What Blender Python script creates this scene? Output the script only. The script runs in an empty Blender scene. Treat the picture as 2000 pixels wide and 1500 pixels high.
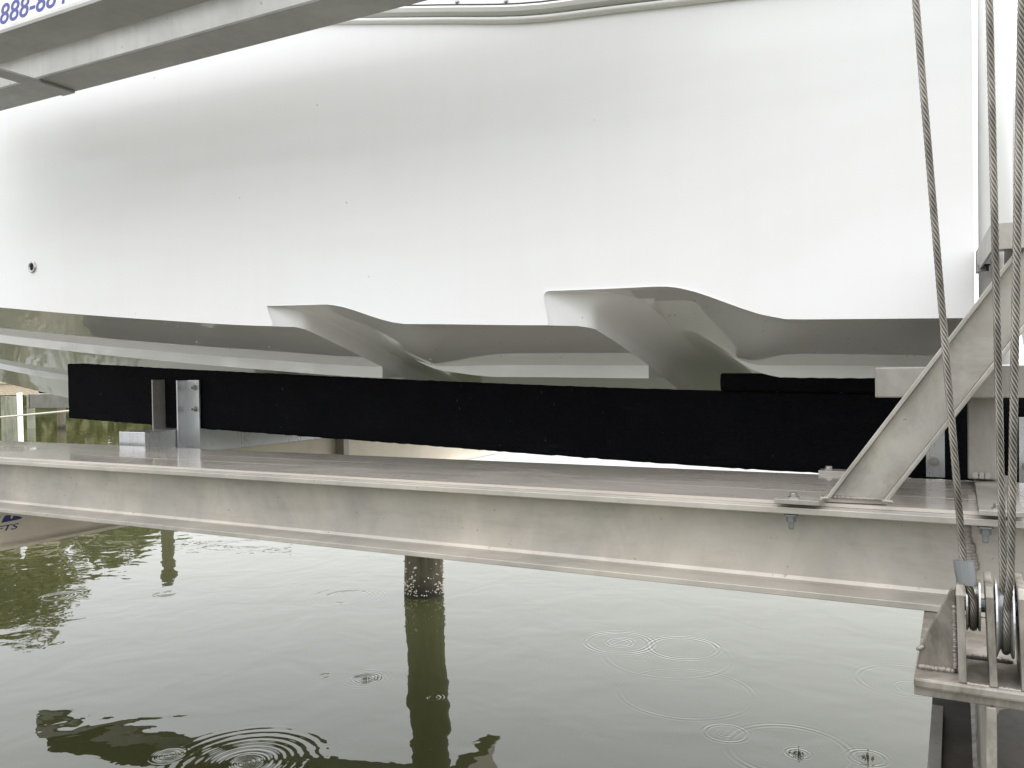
import bpy, bmesh, math, random
import numpy as np
from mathutils import Matrix, Vector

random.seed(7)
rng = np.random.default_rng(11)
scene = bpy.context.scene
COL = scene.collection

# ------------------------------------------------------------------ camera
cam_d = bpy.data.cameras.new('camera')
cam = bpy.data.objects.new('camera', cam_d)
COL.objects.link(cam)
cam.matrix_world = Matrix(((0.88500324, 0.00618917, 0.46554372, 0.0),
                           (0.46534508, 0.02032852, -0.88489588, 0.0),
                           (-0.01494059, 0.9997742, 0.01511071, 1.67),
                           (0, 0, 0, 1)))
cam_d.sensor_fit = 'HORIZONTAL'
cam_d.sensor_width = 36.0
cam_d.lens = 36.0 * 1654.0 / 2000.0
cam_d.clip_start = 0.05
cam_d.clip_end = 3000
scene.camera = cam

# ------------------------------------------------------------------ sky, sun, exposure
SUN_ELEV, SUN_AZ = math.radians(62), math.radians(18)
world = bpy.data.worlds.new('World')
scene.world = world
world.use_nodes = True
wn = world.node_tree
wn.nodes.clear()
w_out = wn.nodes.new('ShaderNodeOutputWorld')
w_bg = wn.nodes.new('ShaderNodeBackground')
w_sky = wn.nodes.new('ShaderNodeTexSky')
w_sky.sky_type = 'NISHITA'
w_sky.sun_disc = False
w_sky.sun_elevation = SUN_ELEV
w_sky.sun_rotation = SUN_AZ
w_sky.dust_density = 4.0
w_sky.air_density = 1.0
w_hs = wn.nodes.new('ShaderNodeHueSaturation')      # overcast: the blue washed out to cloud grey
w_hs.inputs['Saturation'].default_value = 0.10
w_cl = wn.nodes.new('ShaderNodeMix')                # even cloud deck blended over the clear-sky gradient
w_cl.data_type = 'RGBA'
w_cl.inputs[0].default_value = 0.80
# cloud deck: thin overcast, brighter around the hidden sun and fading smoothly away from it
w_tc = wn.nodes.new('ShaderNodeTexCoord')
w_dot = wn.nodes.new('ShaderNodeVectorMath')
w_dot.operation = 'DOT_PRODUCT'
w_nrm = wn.nodes.new('ShaderNodeVectorMath')
w_nrm.operation = 'NORMALIZE'
wn.links.new(w_tc.outputs['Generated'], w_nrm.inputs[0])
wn.links.new(w_nrm.outputs[0], w_dot.inputs[0])
w_dot.inputs[1].default_value = (math.sin(SUN_AZ) * math.cos(SUN_ELEV), math.cos(SUN_AZ) * math.cos(SUN_ELEV), math.sin(SUN_ELEV))
w_half = wn.nodes.new('ShaderNodeMath')
w_half.operation = 'MULTIPLY_ADD'
w_half.inputs[1].default_value = 0.5
w_half.inputs[2].default_value = 0.5
wn.links.new(w_dot.outputs['Value'], w_half.inputs[0])
w_pow = wn.nodes.new('ShaderNodeMath')
w_pow.operation = 'POWER'
w_pow.inputs[1].default_value = 3.0
wn.links.new(w_half.outputs[0], w_pow.inputs[0])
w_gl = wn.nodes.new('ShaderNodeMix')
w_gl.data_type = 'RGBA'
w_gl.inputs[6].default_value = (26.8, 27.3, 27.9, 1)
w_gl.inputs[7].default_value = (35.0, 35.7, 36.3, 1)
wn.links.new(w_pow.outputs[0], w_gl.inputs[0])
w_sep = wn.nodes.new('ShaderNodeSeparateXYZ')
wn.links.new(w_nrm.outputs[0], w_sep.inputs[0])
w_el = wn.nodes.new('ShaderNodeMath')
w_el.operation = 'MULTIPLY_ADD'
w_el.use_clamp = False
w_el.inputs[1].default_value = 0.50
w_el.inputs[2].default_value = 0.84
wn.links.new(w_sep.outputs[2], w_el.inputs[0])
w_ev = wn.nodes.new('ShaderNodeVectorMath')
w_ev.operation = 'SCALE'
wn.links.new(w_gl.outputs[2], w_ev.inputs[0])
wn.links.new(w_el.outputs[0], w_ev.inputs['Scale'])
wn.links.new(w_ev.outputs[0], w_cl.inputs[7])
wn.links.new(w_sky.outputs[0], w_hs.inputs['Color'])
wn.links.new(w_hs.outputs[0], w_cl.inputs[6])
wn.links.new(w_cl.outputs[2], w_bg.inputs['Color'])
w_bg.inputs['Strength'].default_value = 0.096
wn.links.new(w_bg.outputs[0], w_out.inputs[0])

sun_d = bpy.data.lights.new('sun', 'SUN')
sun_d.energy = 0.6
sun_d.angle = math.radians(35)
sun_d.color = (1.0, 0.97, 0.92)
sun = bpy.data.objects.new('sun', sun_d)
COL.objects.link(sun)
sdir = Vector((math.sin(SUN_AZ) * math.cos(SUN_ELEV), math.cos(SUN_AZ) * math.cos(SUN_ELEV), math.sin(SUN_ELEV)))
sun.rotation_euler = sdir.to_track_quat('Z', 'Y').to_euler()
sun.location = (0, -5, 8)

scene.view_settings.view_transform = 'Standard'
scene.view_settings.look = 'None'
scene.view_settings.gamma = 1.0
scene.view_settings.use_curve_mapping = False
scene.view_settings.exposure = 0.0
scene.render.engine = 'CYCLES'
scene.cycles.max_bounces = 8
scene.cycles.glossy_bounces = 5
scene.cycles.diffuse_bounces = 4
scene.cycles.use_denoising = True


# ------------------------------------------------------------------ materials
def mat(name, base, rough=0.5, metal=0.0, coat=0.0, spec=0.5):
    m = bpy.data.materials.new(name)
    m.use_nodes = True
    b = m.node_tree.nodes['Principled BSDF']
    b.inputs['Base Color'].default_value = (*base, 1)
    b.inputs['Roughness'].default_value = rough
    b.inputs['Metallic'].default_value = metal
    b.inputs['Coat Weight'].default_value = coat
    b.inputs['Coat Roughness'].default_value = 0.03
    b.inputs['Specular IOR Level'].default_value = spec
    return m, m.node_tree, b


def coords(nt, scale=(1, 1, 1), kind='Object'):
    t = nt.nodes.new('ShaderNodeTexCoord')
    mp = nt.nodes.new('ShaderNodeMapping')
    mp.inputs['Scale'].default_value = scale
    nt.links.new(t.outputs[kind], mp.inputs[0])
    return mp.outputs[0]


def noise(nt, vec, scale, detail=5, rough=0.55, dist=0.0):
    n = nt.nodes.new('ShaderNodeTexNoise')
    n.inputs['Scale'].default_value = scale
    n.inputs['Detail'].default_value = detail
    n.inputs['Roughness'].default_value = rough
    n.inputs['Distortion'].default_value = dist
    nt.links.new(vec, n.inputs['Vector'])
    return n.outputs['Fac']


def ramp(nt, fac, stops):
    r = nt.nodes.new('ShaderNodeValToRGB')
    while len(r.color_ramp.elements) < len(stops):
        r.color_ramp.elements.new(0.5)
    for e, (p, c) in zip(r.color_ramp.elements, stops):
        e.position = p
        e.color = (*c, 1) if len(c) == 3 else c
    nt.links.new(fac, r.inputs[0])
    return r.outputs[0]


def mix(nt, fac, a, b, mode='MIX'):
    m = nt.nodes.new('ShaderNodeMix')
    m.data_type = 'RGBA'
    m.blend_type = mode
    for sock, v in ((m.inputs[0], fac), (m.inputs[6], a), (m.inputs[7], b)):
        if hasattr(v, 'is_output'):
            nt.links.new(v, sock)
        elif isinstance(v, (int, float)):
            sock.default_value = v
        else:
            sock.default_value = (*v, 1)
    return m.outputs[2]


def bump(nt, height, strength, dist=0.001, prev=None):
    b = nt.nodes.new('ShaderNodeBump')
    b.inputs['Strength'].default_value = strength
    b.inputs['Distance'].default_value = dist
    nt.links.new(height, b.inputs['Height'])
    if prev is not None:
        nt.links.new(prev, b.inputs['Normal'])
    return b.outputs[0]


def mathn(nt, op, a, b=None, c=None):
    n = nt.nodes.new('ShaderNodeMath')
    n.operation = op
    for i, v in enumerate((a, b, c)):
        if v is None:
            continue
        if hasattr(v, 'is_output'):
            nt.links.new(v, n.inputs[i])
        else:
            n.inputs[i].default_value = v
    return n.outputs[0]


def aluminium(name, light, dark, rough=0.36, metal=0.55, stain=0.5, streak=(1, 1, 1), grime=0.0):
    m, nt, b = mat(name, light, rough, metal)
    v = coords(nt)
    big = noise(nt, v, 3.2, 5, 0.6, 0.6)
    c = mix(nt, ramp(nt, big, [(0.36, (0, 0, 0)), (0.68, (1, 1, 1))]), dark, light)
    vs = coords(nt, streak)
    st = noise(nt, vs, 9.0, 6, 0.65)
    c = mix(nt, stain, c, ramp(nt, st, [(0.25, (0.62, 0.59, 0.55)), (0.5, (1, 1, 1)), (0.8, (1.0, 0.985, 0.96))]), 'MULTIPLY')
    spots = noise(nt, v, 60.0, 3, 0.6)
    c = mix(nt, 0.75, c, ramp(nt, spots, [(0.24, (0.35, 0.32, 0.29)), (0.31, (1, 1, 1))]), 'MULTIPLY')
    if grime:
        g = noise(nt, coords(nt, (1, 1, 0.5)), 11.0, 5, 0.7, 0.8)
        c = mix(nt, grime, c, ramp(nt, g, [(0.38, (0.40, 0.37, 0.33)), (0.58, (1, 1, 1))]), 'MULTIPLY')
    nt.links.new(c, b.inputs['Base Color'])
    rr = nt.nodes.new('ShaderNodeMapRange')
    nt.links.new(st, rr.inputs[0])
    rr.inputs[3].default_value = rough - 0.09
    rr.inputs[4].default_value = rough + 0.16
    nt.links.new(rr.outputs[0], b.inputs['Roughness'])
    fine = noise(nt, coords(nt, (3, 3, 40)), 30.0, 3)
    nt.links.new(bump(nt, fine, 0.05, 0.0006), b.inputs['Normal'])
    return m


M = {}
M['alu'] = aluminium('weathered_aluminium', (0.555, 0.512, 0.455), (0.385, 0.365, 0.335), 0.42, 0.42, 0.45, (0.4, 0.4, 2.2), 0.14)
M['alu_cream'] = aluminium('lit_cream_aluminium', (0.88, 0.79, 0.655), (0.78, 0.70, 0.59), 0.4, 0.1, 0.35, (2, .4, 1.5))  # base colour raised to stand in for light missing under the hull
M['alu_dark'] = aluminium('dull_aluminium', (0.44, 0.42, 0.39), (0.30, 0.29, 0.27), 0.42, 0.45, 0.5, (1, 1, 0.3), 0.3)
M['alu_brace'] = aluminium('blotchy_aluminium', (0.53, 0.495, 0.445), (0.32, 0.305, 0.28), 0.36, 0.5, 0.5, (1.5, 1.5, 0.7), 0.35)
M['alu_clean'] = aluminium('clean_aluminium', (0.58, 0.59, 0.605), (0.45, 0.46, 0.475), 0.26, 0.7, 0.25, (2, 2, 0.2))
M['alu_cast'] = aluminium('stained_bracket_aluminium', (0.47, 0.43, 0.385), (0.28, 0.26, 0.235), 0.42, 0.4, 0.6, (2, 2, 1), 0.85)
M['alu_under'] = aluminium('shaded_flange_aluminium', (0.36, 0.355, 0.335), (0.29, 0.285, 0.27), 0.45, 0.2, 0.35, (.4, 3, 3), 0.2)  # underside shade of the upper beams put into a darker base colour
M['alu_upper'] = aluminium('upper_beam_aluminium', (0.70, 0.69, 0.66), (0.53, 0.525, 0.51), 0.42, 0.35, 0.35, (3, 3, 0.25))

# wet walkway planks: brushed along the length with a film of water over them
m, nt, b = mat('wet_plank', (0.42, 0.38, 0.34), 0.3, 0.15, coat=0.4)
v = coords(nt, (0.25, 14, 1))
st = noise(nt, v, 7.0, 5)
blot = noise(nt, coords(nt, (1, 2.2, 1)), 3.0, 5, 0.65, 0.7)
c = mix(nt, ramp(nt, st, [(0.3, (0, 0, 0)), (0.7, (1, 1, 1))]), (0.46, 0.42, 0.375), (0.55, 0.505, 0.455))
nt.links.new(c, b.inputs['Base Color'])
nt.links.new(ramp(nt, blot, [(0.35, (0.15,) * 3), (0.68, (0.25,) * 3)]), b.inputs['Roughness'])
nt.links.new(ramp(nt, blot, [(0.40, (0.42,) * 3), (0.66, (0.32,) * 3)]), b.inputs['Coat Weight'])
nt.links.new(bump(nt, st, 0.04, 0.0006), b.inputs['Normal'])
M['plank'] = m

# white gelcoat: weathered topsides, and a wet glossy bottom with its shade darkened into the colour
def gelcoat(name, lo, hi, coat, spec, rmin, rmax):
    m, nt, b = mat(name, hi, 0.35, 0.0, coat=coat, spec=spec)
    n1 = noise(nt, coords(nt, (0.35, 0.35, 1.6)), 2.0, 4, 0.6, 0.4)
    c = ramp(nt, n1, [(0.3, lo), (0.7, hi)])
    run = noise(nt, coords(nt, (3.5, 3.5, 0.3)), 3.0, 4, 0.6, 0.8)          # faint water runs down the side
    c = mix(nt, 0.9, c, ramp(nt, run, [(0.25, (.984, .982, .978)), (0.55, (1, 1, 1))]), 'MULTIPLY')
    speck = noise(nt, coords(nt, (1, 1, .6)), 70.0, 1, 0.3)               # stray specks and scuffs
    c = mix(nt, ramp(nt, speck, [(0.835, (0, 0, 0)), (0.86, (.6, .6, .6))]), c, (0.30, 0.28, 0.25))
    nt.links.new(c, b.inputs['Base Color'])
    sm = noise(nt, coords(nt, (0.6, 0.6, 0.25)), 5.0, 5, 0.6, 0.5)
    nt.links.new(ramp(nt, sm, [(0.35, (rmin,) * 3), (0.7, (rmax,) * 3)]), b.inputs['Coat Roughness'])
    nt.links.new(bump(nt, noise(nt, coords(nt), 1.6, 2), 0.10, 0.01), b.inputs['Coat Normal'])
    return m


M['gelcoat'] = gelcoat('white_gelcoat', (0.765, 0.755, 0.75), (0.80, 0.80, 0.805), 0.27, 0.0, 0.06, 0.16)
M['gelcoat_wet_shade'] = gelcoat('wet_shaded_gelcoat', (0.70, 0.70, 0.69), (0.74, 0.74, 0.73), 1.0, 0.5, 0.015, 0.04)
M['rail'], nt, b = mat('grey_vinyl_rail', (0.62, 0.615, 0.585), 0.4)
M['rail_white'], nt, b = mat('white_rail_lip', (0.84, 0.83, 0.81), 0.35)
M['rail_dark'], nt, b = mat('dark_rail_seam', (0.05, 0.045, 0.04), 0.6)
M['deck'], nt, b = mat('boat_deck', (0.75, 0.75, 0.74), 0.5)
M['canvas'], nt, b = mat('white_canvas', (0.80, 0.80, 0.80), 0.8)

# black carpet
m, nt, b = mat('black_carpet', (0.004, 0.0042, 0.005), 0.95, spec=0.1)
v = coords(nt)
n2 = noise(nt, v, 240.0, 3, 0.7)
n3 = noise(nt, v, 9.0, 4, 0.6)
c = mix(nt, ramp(nt, n2, [(0.35, (0, 0, 0)), (0.75, (1, 1, 1))]), (0.0018, 0.002, 0.003), (0.0075, 0.008, 0.0095))
c = mix(nt, 0.6, c, ramp(nt, n3, [(0.3, (0.45, 0.45, 0.5)), (0.7, (1, 1, 1))]), 'MULTIPLY')
fl = noise(nt, coords(nt, (1, 1, .35)), 150.0, 1, 0.4)
c = mix(nt, ramp(nt, fl, [(0.80, (0, 0, 0)), (0.83, (.5, .5, .5))]), c, (0.10, 0.105, 0.11))
wear = noise(nt, coords(nt, (.5, 1, 3)), 7.0, 6, 0.7)
c = mix(nt, ramp(nt, wear, [(0.58, (0, 0, 0)), (0.80, (.5, .5, .5))]), c, (0.014, 0.015, 0.017))
nt.links.new(c, b.inputs['Base Color'])
nt.links.new(bump(nt, n2, 0.7, 0.004), b.inputs['Normal'])
M['carpet'] = m

# steel rope
m, nt, b = mat('galvanised_wire', (0.42, 0.395, 0.355), 0.36, 0.75)
n1 = noise(nt, coords(nt), 14.0, 4)
nt.links.new(ramp(nt, n1, [(0.3, (0.10, 0.09, 0.078)), (0.65, (0.27, 0.25, 0.22))]), b.inputs['Base Color'])
M['wire'] = m
M['wire_core'], nt, b = mat('dark_wire_core', (0.06, 0.055, 0.048), 0.7, 0.3)
M['steel'], nt, b = mat('stainless_steel', (0.40, 0.39, 0.375), 0.28, 0.9)
M['zinc'], nt, b = mat('swaged_zinc', (0.20, 0.21, 0.215), 0.38, 0.6)
M['hole'], nt, b = mat('dark_hole', (0.006, 0.006, 0.006), 0.8)
M['pvc'], nt, b = mat('white_pvc', (0.86, 0.86, 0.85), 0.28, coat=0.3)
M['sign'], nt, b = mat('sign_white', (0.84, 0.85, 0.86), 0.4)
M['ink'], nt, b = mat('sign_blue', (0.045, 0.05, 0.30), 0.45)
M['navy'], nt, b = mat('navy_vinyl', (0.014, 0.022, 0.16), 0.4)
M['droplet'], nt, b = mat('water_drop', (0.8, 0.82, 0.82), 0.02)
b.inputs['Transmission Weight'].default_value = 1.0
b.inputs['IOR'].default_value = 1.33

# weld beads
M['weld'] = aluminium('weld_bead', (0.46, 0.42, 0.375), (0.24, 0.22, 0.20), 0.45, 0.4, 0.6, (6, 6, 6), 0.5)

# timber piles
def pile_mat(name, top, low, zline):
    m, nt, b = mat(name, top, 0.8)
    v = coords(nt, (1, 1, 0.12))
    gr = noise(nt, v, 26.0, 6, 0.65)
    bl = noise(nt, coords(nt), 6.0, 5, 0.65)
    c = mix(nt, ramp(nt, gr, [(0.3, (0.5, 0.5, 0.5)), (0.7, (1.1, 1.1, 1.1))]), (0, 0, 0), top)
    c = mix(nt, 0.55, c, ramp(nt, bl, [(0.3, (0.5, 0.62, 0.42)), (0.65, (1, 1, 1))]), 'MULTIPLY')
    g = nt.nodes.new('ShaderNodeNewGeometry')
    s = nt.nodes.new('ShaderNodeSeparateXYZ')
    nt.links.new(g.outputs['Position'], s.inputs[0])
    edge = mathn(nt, 'ADD', s.outputs[2], mathn(nt, 'MULTIPLY', bl, 0.16))
    wet = nt.nodes.new('ShaderNodeMapRange')
    nt.links.new(edge, wet.inputs[0])
    wet.inputs[1].default_value = zline
    wet.inputs[2].default_value = zline + 0.12
    c = mix(nt, wet.outputs[0], low, c)
    nt.links.new(c, b.inputs['Base Color'])
    nt.links.new(bump(nt, gr, 0.6, 0.006), b.inputs['Normal'])
    return m


M['pile'] = pile_mat('brown_pile_timber', (0.17, 0.145, 0.10), (0.030, 0.026, 0.019), 0.13)
M['mossy'] = pile_mat('mossy_pile_timber', (0.33, 0.325, 0.255), (0.27, 0.28, 0.22), 0.30)
M['barnacle'], nt, b = mat('barnacle_shell', (0.66, 0.62, 0.52), 0.8)
M['bank'], nt, b = mat('bank_soil', (0.10, 0.11, 0.05), 0.9)
M['bark'], nt, b = mat('bark', (0.09, 0.07, 0.05), 0.9)
M['dock'] = None
m, nt, b = mat('dock_timber', (0.50, 0.40, 0.29), 0.7)
gr = noise(nt, coords(nt, (0.3, 6, 6)), 8.0, 5)
nt.links.new(ramp(nt, gr, [(0.3, (0.42, 0.33, 0.23)), (0.7, (0.62, 0.52, 0.40))]), b.inputs['Base Color'])
M['dock'] = m
M['rope'], nt, b = mat('pale_rope', (0.55, 0.52, 0.42), 0.8)


def leaf_mat(name, a, c2):
    m, nt, b = mat(name, a, 0.55)
    oi = nt.nodes.new('ShaderNodeNewGeometry')
    c = mix(nt, oi.outputs['Random Per Island'], a, c2)
    nt.links.new(c, b.inputs['Base Color'])
    tr = nt.nodes.new('ShaderNodeBsdfTranslucent')
    nt.links.new(c, tr.inputs[0])
    ms = nt.nodes.new('ShaderNodeMixShader')
    ms.inputs[0].default_value = 0.4
    nt.links.new(b.outputs[0], ms.inputs[1])
    nt.links.new(tr.outputs[0], ms.inputs[2])
    nt.links.new(ms.outputs[0], nt.nodes['Material Output'].inputs[0])
    return m


M['leaf'] = leaf_mat('leaves_olive', (0.125, 0.135, 0.055), (0.21, 0.21, 0.095))
M['leaf2'] = leaf_mat('leaves_yellow_green', (0.155, 0.16, 0.058), (0.26, 0.25, 0.105))

# ------------------------------------------------------------------ geometry helpers
BASE = {}


class MB:
    """collects vertices and faces in world coordinates and links them as one mesh object"""

    def __init__(self):
        self.v, self.f = [], []

    def add(self, vs, fs):
        o = len(self.v)
        self.v += [tuple(map(float, p)) for p in vs]
        self.f += [tuple(i + o for i in f) for f in fs]
        return self

    def box(self, x0, x1, y0, y1, z0, z1):
        return self.add([(x0, y0, z0), (x1, y0, z0), (x1, y1, z0), (x0, y1, z0), (x0, y0, z1), (x1, y0, z1), (x1, y1, z1), (x0, y1, z1)],
                        [(0, 3, 2, 1), (4, 5, 6, 7), (0, 1, 5, 4), (1, 2, 6, 5), (2, 3, 7, 6), (3, 0, 4, 7)])

    def prism(self, poly, axis, a, b):
        """poly: 2-D outline in the other two axes (in x,y,z order), extruded from a to b along axis"""
        def pt(p, t):
            q = list(p)
            q.insert(axis, t)
            return q
        n = len(poly)
        vs = [pt(p, a) for p in poly] + [pt(p, b) for p in poly]
        fs = [tuple(range(n)), tuple(range(2 * n - 1, n - 1, -1))] + [(i, i + n, (i + 1) % n + n, (i + 1) % n) for i in range(n)]
        return self.add(vs, fs)

    def tube(self, pts, r, n=10, cap=True):
        pts = [Vector(p) for p in pts]
        rs = r if hasattr(r, '__len__') else [r] * len(pts)
        vs = []
        up = None
        for i, p in enumerate(pts):
            d = (pts[min(i + 1, len(pts) - 1)] - pts[max(i - 1, 0)]).normalized()
            if up is None:
                up = d.orthogonal().normalized()
            up = (up - d * up.dot(d)).normalized()
            s = d.cross(up)
            for k in range(n):
                a = 2 * math.pi * k / n
                vs.append(p + (up * math.cos(a) + s * math.sin(a)) * rs[i])
        fs = []
        for i in range(len(pts) - 1):
            for k in range(n):
                fs.append((i * n + k, i * n + (k + 1) % n, (i + 1) * n + (k + 1) % n, (i + 1) * n + k))
        if cap:
            fs.append(tuple(range(n - 1, -1, -1)))
            fs.append(tuple((len(pts) - 1) * n + k for k in range(n)))
        return self.add(vs, fs)

    def disc_ring(self, c, axis, prof, n=32):
        """revolve prof [(offset along axis, radius)] about axis through c"""
        ax = [Vector((1, 0, 0)), Vector((0, 1, 0)), Vector((0, 0, 1))][axis]
        u = [Vector((0, 1, 0)), Vector((0, 0, 1)), Vector((1, 0, 0))][axis]
        w = ax.cross(u)
        c = Vector(c)
        vs = []
        for (o, r) in prof:
            for k in range(n):
                a = 2 * math.pi * k / n
                vs.append(c + ax * o + (u * math.cos(a) + w * math.sin(a)) * r)
        m_ = len(prof)
        fs = []
        for i in range(m_ - 1):
            for k in range(n):
                fs.append((i * n + k, i * n + (k + 1) % n, (i + 1) * n + (k + 1) % n, (i + 1) * n + k))
        fs.append(tuple(range(n - 1, -1, -1)))
        fs.append(tuple((m_ - 1) * n + k for k in range(n)))
        return self.add(vs, fs)

    def bolt(self, c, axis, sgn=1, r=0.009, h=0.007, washer=True):
        """washer and hex head standing proud of c along axis"""
        c = Vector(c)
        e = Vector([0, 0, 0])
        e[axis] = sgn
        if washer:
            self.disc_ring(c + e * 0.0012, axis, [(-0.0012, r * 1.35), (0.0012, r * 1.35)], 16)
        self.disc_ring(c + e * (0.0024 + h / 2), axis, [(-h / 2, r), (h / 2 - 0.001, r), (h / 2, r * 0.86)], 6)
        return self

    def grid(self, P):
        a, b_ = len(P), len(P[0])
        vs = [p for row in P for p in row]
        fs = [(i * b_ + j, i * b_ + j + 1, (i + 1) * b_ + j + 1, (i + 1) * b_ + j) for i in range(a - 1) for j in range(b_ - 1)]
        return self.add(vs, fs)

    def blob(self, c, r, squash=(1, 1, 1), n=8, m=5):
        c = Vector(c)
        vs = [c + Vector((0, 0, r * squash[2]))]
        for i in range(1, m):
            t = math.pi * i / m
            for k in range(n):
                a = 2 * math.pi * k / n
                vs.append(c + Vector((r * math.sin(t) * math.cos(a) * squash[0], r * math.sin(t) * math.sin(a) * squash[1], r * math.cos(t) * squash[2])))
        vs.append(c - Vector((0, 0, r * squash[2])))
        fs = [(0, 1 + k, 1 + (k + 1) % n) for k in range(n)]
        for i in range(m - 2):
            for k in range(n):
                fs.append((1 + i * n + k, 1 + (i + 1) * n + k, 1 + (i + 1) * n + (k + 1) % n, 1 + i * n + (k + 1) % n))
        l = len(vs) - 1
        fs += [(l, 1 + (m - 2) * n + (k + 1) % n, 1 + (m - 2) * n + k) for k in range(n)]
        return self.add(vs, fs)

    def build(self, name, material, parent=None, smooth=False, bevel=0.0, fix=True):
        base = BASE.get(parent.name, Vector((0, 0, 0))) if parent is not None else Vector((0, 0, 0))
        me = bpy.data.meshes.new(name)
        me.from_pydata([(x - base.x, y - base.y, z - base.z) for x, y, z in self.v], [], self.f)
        if fix or bevel:
            bm = bmesh.new()
            bm.from_mesh(me)
            if fix:
                bmesh.ops.recalc_face_normals(bm, faces=bm.faces[:])
            if bevel:
                es = [e for e in bm.edges if len(e.link_faces) == 2 and e.calc_face_angle(0) > 0.6]
                bmesh.ops.bevel(bm, geom=es, offset=bevel, segments=2, profile=0.6, affect='EDGES', clamp_overlap=True)
            bm.to_mesh(me)
            bm.free()
        me.materials.append(material)
        if smooth:
            for p in me.polygons:
                p.use_smooth = True
        me.update()
        o = bpy.data.objects.new(name, me)
        COL.objects.link(o)
        if parent is not None:
            o.parent = parent
        BASE[o.name] = base.copy()
        return o


def thing(name, loc, label, category, group=None):
    o = bpy.data.objects.new(name, None)
    o.empty_display_size = 0.1
    COL.objects.link(o)
    o.location = loc
    BASE[o.name] = Vector(loc)
    o['label'] = label
    o['category'] = category
    if group:
        o['group'] = group
    return o


def tag(o, label, category, group=None):
    o['label'] = label
    o['category'] = category
    if group:
        o['group'] = group
    return o


def structure(o, label=None, kind='structure'):
    o['kind'] = kind
    if label:
        o['label'] = label
    return o


def copy_tree(o, delta, parent=None, label=None):
    c = o.copy()
    COL.objects.link(c)
    if parent is not None:
        c.parent = parent
    else:
        c.location = Vector(o.location) + Vector(delta)
    if label:
        c['label'] = label
    for ch in list(o.children):
        copy_tree(ch, delta, c)
    return c


def weld(mb, p0, p1, r, step=0.006):
    """a run of overlapping ripples from p0 to p1"""
    p0, p1 = Vector(p0), Vector(p1)
    n = max(3, int((p1 - p0).length / (r * .62)))
    for i in range(n + 1):
        p = p0.lerp(p1, i / n) + Vector([random.uniform(-1, 1) * r * 0.10 for _ in range(3)])
        mb.blob(p, r * random.uniform(0.74, .92), (1, 1, .92), 8, 5)
    return mb


def lerp_table(tab):
    xs = np.array([t[0] for t in tab])
    ys = np.array([t[1] for t in tab])
    o = np.argsort(xs)
    xs, ys = xs[o], ys[o]
    d = np.diff(ys) / np.diff(xs)
    m_ = np.empty_like(ys)
    m_[1:-1] = (d[:-1] * np.diff(xs)[1:] + d[1:] * np.diff(xs)[:-1]) / (np.diff(xs)[:-1] + np.diff(xs)[1:])
    m_[0], m_[-1] = d[0], d[-1]

    def f(x):
        x = min(max(x, xs[0]), xs[-1])
        i = min(max(np.searchsorted(xs, x) - 1, 0), len(xs) - 2)
        h = xs[i + 1] - xs[i]
        t = (x - xs[i]) / h
        return float((2 * t**3 - 3 * t**2 + 1) * ys[i] + (t**3 - 2 * t**2 + t) * h * m_[i] + (-2 * t**3 + 3 * t**2) * ys[i + 1] + (t**3 - t**2) * h * m_[i + 1])
    return f


def sstep(a, b_, x):
    t = min(max((x - a) / (b_ - a), 0), 1)
    return t * t * (3 - 2 * t)


def ibeam(axis, a, b_, c, z0, z1, fw, tw, tf, root, material, bev=0.0015, names=('web', 'top_flange', 'bottom_flange')):
    """rolled I-beam along axis 0 (x) or 1 (y), centred on c in the other horizontal axis"""
    def bx(lo, hi, p, q):
        mb = MB()
        if axis == 0:
            mb.box(a, b_, lo, hi, p, q)
        else:
            mb.box(lo, hi, a, b_, p, q)
        return mb
    w = MB()
    r = 0.010                                         # root fillets between web and flanges
    prof = [(c - tw / 2 - r, z0 + tf), (c - tw / 2 - r * .3, z0 + tf + r * .3), (c - tw / 2, z0 + tf + r), (c - tw / 2, z1 - tf - r), (c - tw / 2 - r * .3, z1 - tf - r * .3), (c - tw / 2 - r, z1 - tf),
            (c + tw / 2 + r, z1 - tf), (c + tw / 2 + r * .3, z1 - tf - r * .3), (c + tw / 2, z1 - tf - r), (c + tw / 2, z0 + tf + r), (c + tw / 2 + r * .3, z0 + tf + r * .3), (c + tw / 2 + r, z0 + tf)]
    w.prism(prof, axis, a, b_)
    o1 = w.build(names[0], material, root)
    o2 = bx(c - fw / 2, c + fw / 2, z1 - tf, z1).build(names[1], material, root, bevel=bev)
    o3 = bx(c - fw / 2, c + fw / 2, z0, z0 + tf).build(names[2], material, root, bevel=bev)
    return o1, o2, o3


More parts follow.
